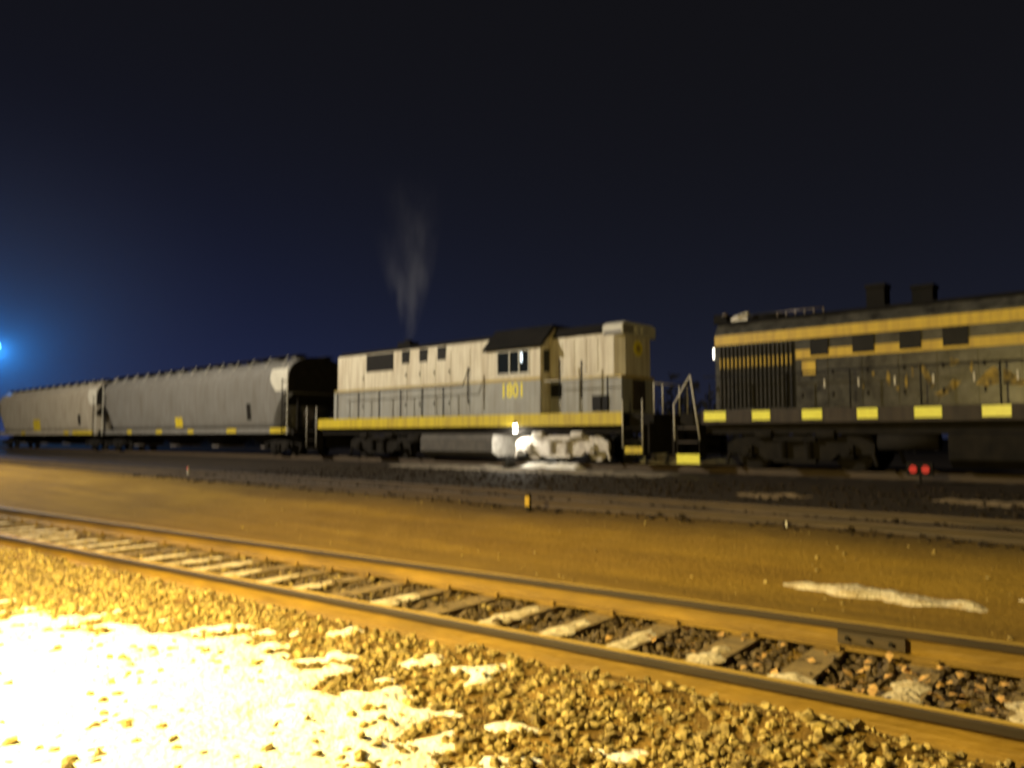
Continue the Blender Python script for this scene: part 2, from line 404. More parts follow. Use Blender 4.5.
mid = make_track('dark middle railway track lying low in the cinders between lot and train', (w0.x, w0.y, 0), ANG, -45, 22, .62, .425, False, (-18, 14))
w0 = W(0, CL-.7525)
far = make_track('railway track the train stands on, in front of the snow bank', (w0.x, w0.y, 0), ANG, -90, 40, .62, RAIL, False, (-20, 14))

# ------------------------------------------------------------------ wheels and trucks
def bar(mb, x0, x1, y, z, r, m): mb.cyl((x0,y,z),(x1,y,z), r, m)
def make_truck(parent, cx, kind, wb, wr, m='under'):
    """parts: truck > wheel x4, axle_box x4"""
    t = MB()
    for s in (-1, 1):
        y = s*1.02; yo = s*.07
        ya, yb = min(y, y+yo*2), max(y, y+yo*2)
        if kind == 'loco':
            h = wb/2
            prof = [(-h-.62,.48),(-h-.50,.42),(-h+.28,.42),(-h+.45,.26),(h-.45,.26),(h-.28,.42),(h+.50,.42),(h+.62,.48),(h+.62,.70),(h+.30,.86),(.62,.92),(-.62,.92),(-h-.30,.86),(-h-.62,.70)]
            t.prism([(cx+a, b) for a, b in prof], ya, yb, m, 'y')
            for q in (-.34, .34):     # springs
                for z0 in (.30,.38,.46,.54,.62,.70): t.cyl((cx+q, y+s*.22, z0), (cx+q, y+s*.22, z0+.045), .115, m, 12)
            t.box(cx-.56, cx+.56, min(y+s*.15,y+s*.32), max(y+s*.15,y+s*.32), .76, .86, m)
            t.box(cx-.56, cx+.56, min(y+s*.15,y+s*.32), max(y+s*.15,y+s*.32), .20, .295, m)
            for q in (-1, 1):        # brake cylinders on the frame
                t.cyl((cx+q*(h*.62)-.22, y+s*.24, .93), (cx+q*(h*.62)+.22, y+s*.24, .93), .12, m, 14)
                t.cyl((cx+q*(h+.55), y+s*.1, .5), (cx+q*(h+.66), y+s*.1, .15), .05, m, 8)
        else:
            h = wb/2
            prof = [(-h-.28,.42),(-h+.12,.40),(-.35,.16),(.35,.16),(h-.12,.40),(h+.28,.42),(h+.28,.58),(h,.66),(.45,.72),(-.45,.72),(-h,.66),(-h-.28,.58)]
            t.prism([(cx+a, b) for a, b in prof], ya, yb, m, 'y')
            for q in (-.14, .14): t.cyl((cx+q, y+s*.2, .24), (cx+q, y+s*.2, .55), .085, m, 12)
    t.box(cx-.22, cx+.22, -1.0, 1.0, .55, .84, m)
    o = t.build('truck', parent, .01)
    for q in (-1, 1):
        w = MB(); x = cx+q*wb/2
        w.cyl((x,-.95,wr),(x,.95,wr), .085, 'under', 12)
        for s in (-1, 1):
            w.cyl((x,s*.685,wr),(x,s*.72,wr), wr+.028, 'under', 28)
            w.cyl((x,s*.72,wr),(x,s*.82,wr), wr, 'under', 28)
            w.cyl((x,s*.82,wr),(x,s*.835,wr), wr-.10, m, 28)
        w.build('wheelset', o)
        for s in (-1, 1):
            b = MB(); b.box(x-.15, x+.15, min(s*1.165,s*1.30), max(s*1.165,s*1.30), wr-.16, wr+.15, m); b.cyl((x,s*1.30,wr),(x,s*1.345,wr), .10, m, 14)
            b.build('axle_box', o, .015)
    return o

def steps(parent, x0, x1, side, m='under', lit=None, zs=(.32,.72,1.12)):
    y0, y1 = (-1.5, -1.15) if side < 0 else (1.15, 1.5)
    st = MB()
    for x in (x0, x1-.03): st.box(x, x+.03, y0, y1, .28, 1.23, m)
    for z in zs: st.box(x0+.031, x1-.031, y0+.01, y1-.01, z, z+.04, m)
    o = st.build('steps', parent)
    return o
def pipe_rail(parent, pts, r, m, name='handrail'):
    return MB().path(pts, r, m).build(name, parent)
def coupler(parent, x, d):
    c = MB(); c.box(min(x,x+d*.5), max(x,x+d*.5), -.11, .11, .72, .95, 'under')
    c.prism([(x+d*.5,.66),(x+d*.82,.66),(x+d*.82,.99),(x+d*.5,.99)] if d>0 else [(x+d*.82,.66),(x+d*.5,.66),(x+d*.5,.99),(x+d*.82,.99)], -.16, .14, 'under', 'y')
    c.build('coupler', parent, .02)
    h = MB(); h.path([(x,.5,.8),(x+d*.25,.5,.5),(x+d*.5,.45,.42),(x+d*.75,.4,.55)], .03, 'black'); h.build('air_hose', parent)
def hood_prof(w, z0, z1, c, n=0):
    return [(-w,z0),(w,z0),(w,z1-c),(w-c*.9,z1),(-w+c*.9,z1),(-w,z1-c)]

# ------------------------------------------------------------------ cream and grey locomotive
def cream_loco():
    tc = -8.0; o = W(tc, CL, RAIL)
    g = thing('locomotive', 'cream and grey locomotive with a yellow sill stripe, number 1801 under the cab window', 'locomotive', o, group='locomotives coupled in the train')
    X = lambda t: t - tc
    u = MB(); u.box(X(-16.0), X(.08), -1.25, 1.25, .98, 1.239, 'under'); u.box(X(-16.9), X(-16.001), -1.1, 1.1, 1.0, 1.58, 'under'); u.box(X(.081), X(.95), -1.1, 1.1, 1.0, 1.58, 'under')
    u.build('underframe', g)
    for s in (-1, 1):
        y0, y1 = (-1.5,-1.44) if s < 0 else (1.44, 1.5)
        b = MB(); b.box(X(-16.0), X(.08), y0, y1, 1.24, 1.64, 'yellow'); b.build('side_sill', g)
    d = MB(); d.box(X(-16.0), X(.08), -1.439, 1.439, 1.55, 1.62, 'under'); d.build('walkway', g)
    # long hood
    h = MB(); z0, zs, zl, zt = 1.621, 2.84, 2.90, 4.40
    a, b_ = X(-15.35), X(-5.701)
    h.box(a-.25, b_, -.95, .95, z0, zs, 'grey'); h.box(a-.25, b_, -.957, .957, zs, zl, 'line')
    h.prism([(-.95,zl),(.95,zl),(.95,4.33),(.86,4.41),(-.86,4.41),(-.95,4.33)], a, b_, 'cream')
    # chamfered hood end
    h.add([(a,-.949,zl),(a,.949,zl),(a,.949,4.32),(a,.86,4.40),(a,-.86,4.40),(a,-.949,4.32),(a-.25,-.75,zl),(a-.25,.75,zl),(a-.25,.75,3.95),(a-.25,.62,4.12),(a-.25,-.62,4.12),(a-.25,-.75,3.95)],
          [(6,7,8,9,10,11)[::-1],(0,6,11,5),(5,11,10,4),(4,10,9,3),(3,9,8,2),(2,8,7,1),(0,1,7,6)], 'cream')
    long_hood = h.build('hood', g)
    # hood doors: seams as slightly raised panels with gaps
    xs = [-15.3,-14.45,-13.35]; edges = [(-14.35,-13.4),(-11.4,-10.6),(-10.55,-9.75),(-9.7,-8.9),(-8.85,-8.05),(-8.0,-7.0),(-6.95,-5.85)]
    for (t0, t1) in edges:
        dd = MB()
        for zz0, zz1, mm in ((1.70, 2.80, 'grey'), (2.94, 4.12 if t0 > -12 else 4.12, 'cream')):
            dd.box(X(t0)+.02, X(t1)-.02, -.968, -.951, zz0, zz1, mm)
        for zz in (2.1, 3.3): dd.box(X(t1)-.10, X(t1)-.05, -.99, -.9685, zz, zz+.12, 'under')
        dd.build('hood_door', long_hood)
    # radiator shutter
    s = MB(); s.box(X(-13.27), X(-11.5), -.975, -.951, 3.62, 4.34, 'black')
    for i in range(14): s.box(X(-13.22)+i*.123, X(-13.22)+i*.123+.03, -.99, -.9755, 3.66, 4.30, 'shutter')
    s.build('radiator_shutter', long_hood)
    for t0 in (-10.93, -9.85, -8.8):
        w = MB(); w.box(X(t0), X(t0+.46), -.985, -.951, 3.83, 4.34, 'black')
        for k in range(4): w.box(X(t0)+.03, X(t0)+.43, -.992, -.9855, 3.88+k*.09, 3.90+k*.09, 'shutter')
        w.build('grille', long_hood)
    r = MB(); r.prism([(-.90,4.412),(.90,4.412),(.76,4.55),(-.76,4.55)], X(-15.3), X(-5.75), 'sooty')
    for i in (0, 3, 4): r.cyl((X(-14.2)+i*1.5, 0, 4.551), (X(-14.2)+i*1.5, 0, 4.60), .3, 'sooty', 20)
    r.build('roof', g)
    e = MB(); e.box(X(-12.1), X(-11.3), -.25, .25, 4.601, 4.84, 'sooty'); e.cyl((X(-11.7),0,4.841),(X(-11.7),0,4.95), .16, 'sooty', 16); e.build('exhaust_stack', g)
    # cab
    c = MB(); a, b_ = X(-5.70), X(-3.18)
    c.box(a, b_, -1.48, 1.48, 1.641, 2.78, 'grey'); c.box(a-.003, b_+.003, -1.487, 1.487, 2.78, 2.88, 'line')
    # upper walls with a real window opening on the near side: t -5.09..-3.7, z 3.05..3.86
    wx0, wx1, wz0, wz1, top = X(-5.12), X(-3.68), 3.04, 3.84, 3.92
    for (p, q, e_, f_) in ((a, wx0, 2.88, top), (wx1, b_, 2.88, top), (wx0, wx1, 2.88, wz0), (wx0, wx1, wz1, top)):
        c.box(p, q, -1.48, -1.42, e_, f_, 'cream'); c.box(p, q, 1.42, 1.48, e_, f_, 'cream')
    for x_ in (a, b_-.06): 
        c.box(x_, x_+.06, -1.419, 1.419, 2.88, top, 'cream')
        c.prism([(-1.419,top),(1.419,top),(.80,4.56),(-.80,4.56)], x_, x_+.06, 'cream')
    cab = c.build('cab', g)
    ii = MB(); ii.box(a+.4, b_-.7, -.9, .9, 2.89, 3.35, 'ins'); ii.cyl((X(-4.6),-.75,3.351),(X(-4.6),-.75,3.75),.12,'ins',10); ii.build('console', cab)
    rf = MB(); rf.prism([(-1.56,3.87),(-1.50,3.925),(-.86,4.585),(.86,4.585),(1.50,3.925),(1.56,3.87),(1.60,3.93),(.90,4.68),(-.90,4.68),(-1.60,3.93)], a-.08, b_+.10, 'sooty')
    rf.build('cab_roof', cab)
    wn = MB(); fr = 'pale'
    wn.box(wx0-.04, wx1+.04, -1.505, -1.481, wz1-.03, wz1+.03, fr); wn.box(wx0-.04, wx1+.04, -1.505, -1.481, wz0-.04, wz0+.02, fr)
    for x_ in (wx0-.04, wx1-.02, (wx0*.63+wx1*.37), (wx0*.32+wx1*.68)): wn.box(x_, x_+.05, -1.504, -1.482, wz0+.021, wz1-.031, fr)
    win = wn.build('window', cab)
    MB().box(wx0, wx1, -1.46, -1.45, wz0, wz1, 'glass').build('pane', win)
    lamp = MB(); lamp.box(X(-4.06), X(-3.99), -1.478, -1.462, 3.42, 3.74, 'cablamp'); lamp.build('cab_lamp', cab)
    # end door beside the short hood
    for s in (-1, 1):
        dr = MB(); y0, y1 = (-1.40,-.98) if s < 0 else (.98, 1.40)
        dr.box(b_+.001, b_+.03, y0, y1, 1.70, 3.95, 'cream' ); dn = dr.build('door', cab)
        MB().box(b_+.031, b_+.045, y0+.07, y1-.07, 3.05, 3.80, 'glass').build('pane', dn)
    text('number', '1801', .68, 'bright', cab, (X(-4.42), -1.486, 2.24), (R(90), 0, 0), .82)
    # short hood
    k = MB(); a, b_ = X(-3.178), X(-.30)
    k.box(a, b_, -.95, .95, 1.621, 2.74, 'grey'); k.box(a, b_, -.957, .957, 2.74, 2.83, 'line')
    k.prism([(-.95,2.83),(.95,2.83),(.95,4.16),(.78,4.42),(-.78,4.42),(-.95,4.16)], a, b_-.28, 'cream')
    k.add([(b_-.28,-.949,2.831),(b_-.28,.949,2.831),(b_-.28,.949,4.16),(b_-.28,.779,4.419),(b_-.28,-.779,4.419),(b_-.28,-.949,4.16),(b_,-.72,2.831),(b_,.72,2.831),(b_,.72,4.05),(b_,.6,4.22),(b_,-.6,4.22),(b_,-.72,4.05)],
          [(6,7,8,9,10,11),(6,0,5,11)[::-1][::-1],(11,5,4,10),(10,4,3,9),(9,3,2,8),(8,2,1,7),(7,1,0,6)], 'cream')
    nose = k.build('nose', g)
    rr = MB(); rr.prism([(-.975,4.19),(-.80,4.425),(.80,4.425),(.975,4.19),(.99,4.26),(.80,4.52),(-.80,4.52),(-.99,4.26)], a+.13, X(-1.01), 'sooty'); rr.build('roof', g)
    for t0 in (-3.05, -2.55, -2.05, -1.6):
        MB().box(X(t0), X(t0+.40), -.966, -.951, 2.95, 4.05, 'cream').build('hood_door', nose)
    MB().box(X(-1.42), X(-.78), -.985, -.951, 1.70, 2.20, 'black').build('battery_box_vent', nose)
    MB().box(X(-3.12), X(-2.70), -.985, -.951, 2.20, 2.64, 'black').build('battery_box_vent', nose)
    nb = MB(); nb.prism([(-.98,4.10),(.98,4.10),(.98,4.44),(.78,4.53),(-.78,4.53),(-.98,4.44)], X(-1.0), X(-.22), 'pale'); nbo = nb.build('number_box', nose, .03)
    MB().box(X(-.94), X(-.28), -.992, -.981, 4.13, 4.24, 'numglass').build('number_panel', nbo)
    hl = MB()
    for y_, z_ in ((-.16,4.30),(.16,4.30)): hl.cyl((X(-.219),y_,z_),(X(-.17),y_,z_), .12, 'pale', 18)
    hl.build('headlight', nbo)
    gr = MB()
    for i in range(4): gr.box(X(-.219), X(-.205), -.90+i*.14, -.83+i*.14, 4.15, 4.42, 'numglass')
    gr.build('grille', nbo)
    em = MB()
    em.cyl((b_+.001,0,3.72),(b_+.012,0,3.72), .26, 'bright', 24); em.cyl((b_+.0125,0,3.72),(b_+.02,0,3.72), .13, 'line', 6); em.build('emblem', nose)
    MB().box(b_+.001, b_+.03, -.35, .35, 1.70, 2.70, 'sill2').build('nose_door', nose)
    # running gear
    make_truck(g, X(-2.62), 'loco', 2.65, .51, 'lamplit'); make_truck(g, X(-12.1), 'loco', 2.65, .51)  # front truck coloured paler than the other, as if lit by the step lamp
    f = MB(); f.prism([(-1.30,.97),(-1.38,.80),(-1.38,.35),(-1.1,.16),(1.1,.16),(1.38,.35),(1.38,.80),(1.30,.97)][::-1], X(-9.3), X(-5.52), 'tank').prism([(-1.28,.95),(-1.36,.79),(-1.36,.36),(-1.09,.18),(1.09,.18),(1.36,.36),(1.36,.79),(1.28,.95)][::-1], X(-5.519), X(-5.5), 'lamplit'); f.build('fuel_tank', g, .03)  # end cap paler than the tank: the step lamp's light as colour
    ar = MB(); ar.cyl((X(-10.2),-1.1,.8),(X(-9.5),-1.1,.8),.2,'under',16); ar.build('air_reservoir', g)
    for s in (-1, 1):
        steps(g, X(.12), X(.85), s); steps(g, X(-16.85), X(-16.08), s)
        for z in (.36,.76): pass
        MB().box(X(.18), X(.80), s*1.512-.006, s*1.512+.006, .38, .58, 'yellow').build('step_plate', g) if s < 0 else None
    for x0 in (X(.951), X(-16.901)):
        d_ = 1 if x0 > 0 else -1
        p = MB(); p.box(min(x0,x0+d_*.06), max(x0,x0+d_*.06), -1.45, 1.45, .38, 1.30, 'under'); p.build('pilot', g)
        coupler(g, x0 + d_*.061, d_)
    # handrails
    y = -1.46
    st = [-14.62,-13.13,-11.74,-10.41,-9.11,-7.93]
    for t in st: MB().cyl((X(t),y,1.641),(X(t),y,2.72),.028,'black',8).build('stanchion', g)
    pipe_rail(g, [(X(-14.9),y,2.72),(X(-6.9),y,2.72),(X(-6.6),y,3.35)], .018, 'black')
    for t, za, zb in ((-6.62,2.15,3.40),(-2.36,2.1,3.40),(-1.47,2.1,3.30),(-.47,1.65,2.75)):
        MB().cyl((X(t),y,za),(X(t),y,zb),.028,'black',8).build('grab_iron', g)
    for t in (-2.36, -1.47): MB().cyl((X(t), y, 1.641), (X(t), y, 2.099), .024, 'grey', 8).build('stanchion', g)
    pipe_rail(g, [(X(-3.0),y,2.72),(X(-.1),y,2.72)], .018, 'pale')
    for t in (.12, .82): pipe_rail(g, [(X(t),-1.53,.55),(X(t),-1.53,2.0)], .018, 'pale_rail', 'grab_iron')
    for t in (-16.1, -16.85): pipe_rail(g, [(X(t),-1.53,.45),(X(t),-1.53,2.2)], .018, 'pale_rail', 'grab_iron')
    for y_ in (-1.0,-.5,.5,1.0): pipe_rail(g, [(X(.9),y_,1.581),(X(.9),y_,2.5)], .02, 'pale_rail', 'stanchion')
    pipe_rail(g, [(X(.9),-1.0,2.5),(X(.9),1.0,2.5)], .02, 'pale_rail')
    # lit lamp under the sill
    lp = MB(); lp.box(X(-4.33), X(-4.17), -1.56, -1.505, 1.30, 1.38, 'black'); lp.cyl((X(-4.25),-1.535,1.02),(X(-4.25),-1.535,1.299),.07,'whitelamp',14); lp.build('step_lamp', g)
    return g
cream = cream_loco()

# ------------------------------------------------------------------ black and gold locomotive
def black_loco():
    tc = 11.0; o = W(tc, CL, RAIL)
    g = thing('locomotive', 'black locomotive with gold stripes and yellow reflectors along its sill', 'locomotive', o, group='locomotives coupled in the train')
    X = lambda t: t - tc
    E_ = 19.6
    u = MB(); u.box(X(2.75), X(E_), -1.25, 1.25, .95, 1.239, 'under'); u.box(X(1.85), X(2.749), -1.1, 1.1, 1.0, 1.56, 'under'); u.box(X(E_+.001), X(E_+.9), -1.1, 1.1, 1.0, 1.56, 'under'); u.build('underframe', g)
    for s in (-1, 1):
        y0, y1 = (-1.5,-1.44) if s < 0 else (1.44, 1.5)
        b = MB(); b.box(X(2.75), X(E_), y0, y1, 1.24, 1.60, 'sill2'); sl = b.build('side_sill', g)
        t = 2.83; L = [(2.83,3.49),(4.25,4.75),(5.6,6.11),(6.96,7.44),(8.25,8.83),(9.63,10.19),(11.1,11.65),(12.6,13.15),(14.1,14.65),(15.6,16.15),(17.1,17.65)]
        for (p, q) in L: MB().box(X(p), X(q), s*1.504-.0035, s*1.504+.0035, 1.32, 1.57, 'reflect').build('reflector', sl)
    MB().box(X(2.75), X(E_), -1.439, 1.439, 1.50, 1.58, 'under').build('walkway', g)
    h = MB(); a, b_ = X(2.92), X(14.0)
    h.prism([(-.95,1.581),(.95,1.581),(.95,3.80),(.78,4.06),(-.78,4.06),(-.95,3.80)], a, b_, 'hood2'); hood = h.build('hood', g)
    st = MB(); st.box(a-.006, b_, -.966, -.951, 3.46, 3.74, 'gold'); st.box(a-.006, b_, .951, .966, 3.46, 3.74, 'gold'); st.box(X(5.25), b_, -.962, -.951, 2.93, 3.17, 'gold'); st.box(X(5.4), b_, .951, .962, 2.93, 3.17, 'gold')
    st.box(a-.02, a-.001, -.90, .90, 3.46, 3.74, 'gold'); st.build('stripe', hood)
    for (p, q) in ((5.65,6.11),(6.72,7.24),(7.83,8.31),(8.78,9.31),(10.6,11.1),(12.0,12.5)):
        w = MB(); w.box(X(p), X(q), -.985, -.951, 3.0, 3.455, 'black'); w.build('grille', hood)
    # radiator bay: a dark recess with upright shutter blades
    rb = MB(); rb.box(X(3.05), X(5.22), -.972, -.951, 1.66, 3.42, 'black'); bay = rb.build('radiator_bay', hood)
    n = 18
    for i in range(n):
        x = X(3.10) + i*(2.04/(n-1)); m = MB()
        for z0, z1, mm in ((1.70,2.80,'shutter'),(2.80,3.08,'gold'),(3.08,3.40,'shutter')): m.box(x-.014, x+.014, -1.02, -.973, z0, z1, mm)
        m.build('shutter_blade', bay)
    # door panels
    for p, q in ((5.35,6.1),(6.15,6.95),(7.0,7.8),(7.85,8.65),(8.7,9.5),(9.55,10.35),(10.4,11.2),(11.25,12.05),(12.1,12.9),(12.95,13.75)):
        d = MB(); d.box(X(p)+.02, X(q)-.02, -.965, -.951, 1.66, 2.88, 'hood2')
        for z in (1.9, 2.5): d.box(X(p)+.04, X(p)+.09, -.985, -.966, z, z+.12, 'under')
        d.box(X(q)-.12, X(q)-.08, -.99, -.966, 2.15, 2.35, 'pale_rail'); d.build('hood_door', hood)
    # worn gold herald on the hood doors: swoosh and blots of paint
    def blob(cx, cz, rx, rz, sd, mm='gold', y=-.972, n=13):
        pr = []
        for i in range(n):
            a_ = 2*math.pi*i/n; k_ = 1 + .9*noise.noise(Vector((math.cos(a_)*2, math.sin(a_)*2, sd*3.7)))
            pr.append((cx + rx*k_*math.cos(a_), cz + rz*k_*math.sin(a_)))
        MB().prism(pr, y, y+.006, 'worngold', 'y').build('emblem', hood)
    def poly(pts_, mm='gold'): MB().prism([(X(p), z) for p, z in pts_], -.972, -.966, 'worngold', 'y').build('emblem', hood)
    poly([(9.42,2.08),(9.66,2.02),(9.88,2.08),(9.88,2.40),(9.80,2.47),(9.62,2.35)]); poly([(9.96,2.05),(10.3,2.0),(10.55,2.1),(10.30,2.15),(10.12,2.32),(9.97,2.42)])
    poly([(8.22,2.60),(8.34,2.62),(8.58,2.12),(8.50,2.00)]); poly([(8.56,1.90),(8.66,1.80),(9.00,1.98),(9.14,2.16),(8.96,2.20),(8.80,2.02)])
    for (p, z, rx, rz, sd) in ((9.0,2.62,.11,.08,3),(7.55,2.3,.04,.16,4),(7.95,2.2,.03,.18,6),(7.2,2.42,.03,.06,9),(6.95,2.15,.025,.09,12),(7.75,2.05,.04,.05,13),(8.1,2.45,.02,.14,15),(9.35,2.5,.03,.16,21)): blob(X(p), z, rx, rz, sd)
    for (p, z) in ((5.55,2.75),(5.75,2.62)): pass
    gp = MB(); gp.box(X(5.42), X(5.78), -.9815, -.9655, 2.50, 2.86, 'gold'); gp.build('plate', hood)
    r = MB(); r.prism([(-.84,4.062),(.84,4.062),(.70,4.16),(-.70,4.16)], a+.05, b_-.05, 'sooty'); r.build('roof', g)
    # roof fittings
    f = MB(); f.cyl((X(4.1),0,4.161),(X(4.1),0,4.32),.55,'sooty',28)
    for i in range(12): f.box(X(4.1)-.5, X(4.1)+.5, -.5+i*.09, -.48+i*.09, 4.321, 4.335, 'shutter')
    f.build('radiator_fan', g)
    bl = MB(); bl.box(X(2.98), X(3.12), -.62, -.48, 4.161, 4.36, 'sooty'); bl.cyl((X(3.05),-.55,4.361),(X(3.05),-.55,4.43),.13,'steel',16,.06); bl.build('bell', g)
    hn = MB()
    for k in range(3): hn.cyl((X(3.35)+k*.12,-.70,4.27+k*.03),(X(3.60)+k*.12,-.70,4.27+k*.03),.02,'pale_rail',10,.07)
    hn.box(X(3.3), X(3.8), -.71,-.69,4.161,4.25,'pale_rail'); hn.build('horn', g)
    for k, (p, q, zt) in enumerate(((6.86,7.30,4.82),(7.95,8.42,4.66))):
        s = MB(); s.box(X(p), X(q), -.24, .24, 4.161, zt-.1, 'sooty'); s.prism([(-.28,zt-.099),(.28,zt-.099),(.24,zt),(-.24,zt)], X(p)-.03, X(q)+.03, 'sooty')
        s.build('exhaust_stack', g)
    ra = MB()
    for i in range(6): ra.cyl((X(4.7)+i*.25,-.78,4.14),(X(4.7)+i*.25,-.78,4.27),.02,'steel',8)
    ra.path([(X(4.7),-.78,4.27),(X(5.95),-.78,4.27)],.015,'steel'); ra.build('roof_grab', g)
    # headlight on the end, number boards
    hl = MB(); hl.box(a-.08, a-.0215, -.94, -.80, 3.06, 3.44, 'black'); hl.box(a-.07,a-.03,-.949,-.941,3.10,3.40,'headlamp'); hl.build('headlight', g)
    eb = MB(); eb.box(a-.24, a+.1, -.55, .55, 4.06+.101, 4.42, 'sooty'); 
    eb.build('number_box', g)
    # cab, past the picture's edge
    c = MB(); ca, cb = X(14.001), X(16.6)
    c.box(ca, cb, -1.48, 1.48, 1.61, 2.9, 'hood2')
    for (p, q, z0, z1) in ((ca, ca+.5, 2.9, 3.9),(cb-.5, cb, 2.9, 3.9),(ca+.5, cb-.5, 3.75, 3.9)):
        c.box(p, q, -1.48, 1.48, z0, z1, 'hood2')
    cab = c.build('cab', g); MB().box(ca+.501, cb-.501, -1.46, 1.46, 2.901, 3.749, 'glass').build('window', cab)
    MB().prism([(-1.55,3.901),(1.55,3.901),(.9,4.5),(-.9,4.5)], ca-.08, cb+.08, 'sooty').build('cab_roof', cab)
    MB().prism(hood_prof(.95, 1.581, 4.06, .2), cb+.001, X(19.3), 'hood2').build('nose', g)
    make_truck(g, X(5.3), 'loco', 2.65, .51); make_truck(g, X(15.4), 'loco', 2.65, .51)
    f = MB(); f.prism([(-1.38,.94),(-1.38,.35),(-1.1,.16),(1.1,.16),(1.38,.35),(1.38,.94)][::-1], X(8.9), X(12.6), 'under'); f.build('fuel_tank', g, .03)
    f = MB(); f.cyl((X(7.35),-1.15,.75),(X(8.7),-1.15,.75),.2,'under',18); f.build('air_reservoir', g)
    for s in (-1, 1):
        steps(g, X(1.95), X(2.68), s); steps(g, X(E_+.05), X(E_+.8), s)
    MB().box(X(1.95), X(2.68), -1.516, -1.504, .12, .38, 'reflect').build('step_reflector', g)
    for z in (.70, 1.10): MB().box(X(2.0), X(2.63), -1.512, -1.503, z, z+.05, 'sill2').build('step_edge', g)
    y = -1.52
    pipe_rail(g, [(X(1.90),y,.78),(X(1.88),y,1.8),(X(2.42),y,2.62)], .022, 'pale_rail')
    pipe_rail(g, [(X(2.42),y,2.62),(X(2.70),y,.78)], .022, 'pale_rail')
    for t in (3.6,5.2,6.8,8.4,10.0,11.6,13.2): MB().cyl((X(t),-1.46,1.601),(X(t),-1.46,2.55),.02,'black',8).build('stanchion', g)
    pipe_rail(g, [(X(2.8),-1.46,2.55),(X(13.6),-1.46,2.55)], .016, 'black')
    p = MB(); p.box(X(1.78), X(1.849), -1.45, 1.45, .34, 1.30, 'under'); p.build('pilot', g); coupler(g, X(1.779), -1)
    p = MB(); p.box(X(E_+.901), X(E_+.96), -1.45, 1.45, .34, 1.30, 'under'); p.build('pilot', g); coupler(g, X(E_+.961), 1)
    for y_ in (-1.0,-.5,.5,1.0): pipe_rail(g, [(X(1.95),y_,1.561),(X(1.95),y_,2.5)], .02, 'black', 'stanchion')
    return g
black = black_loco()

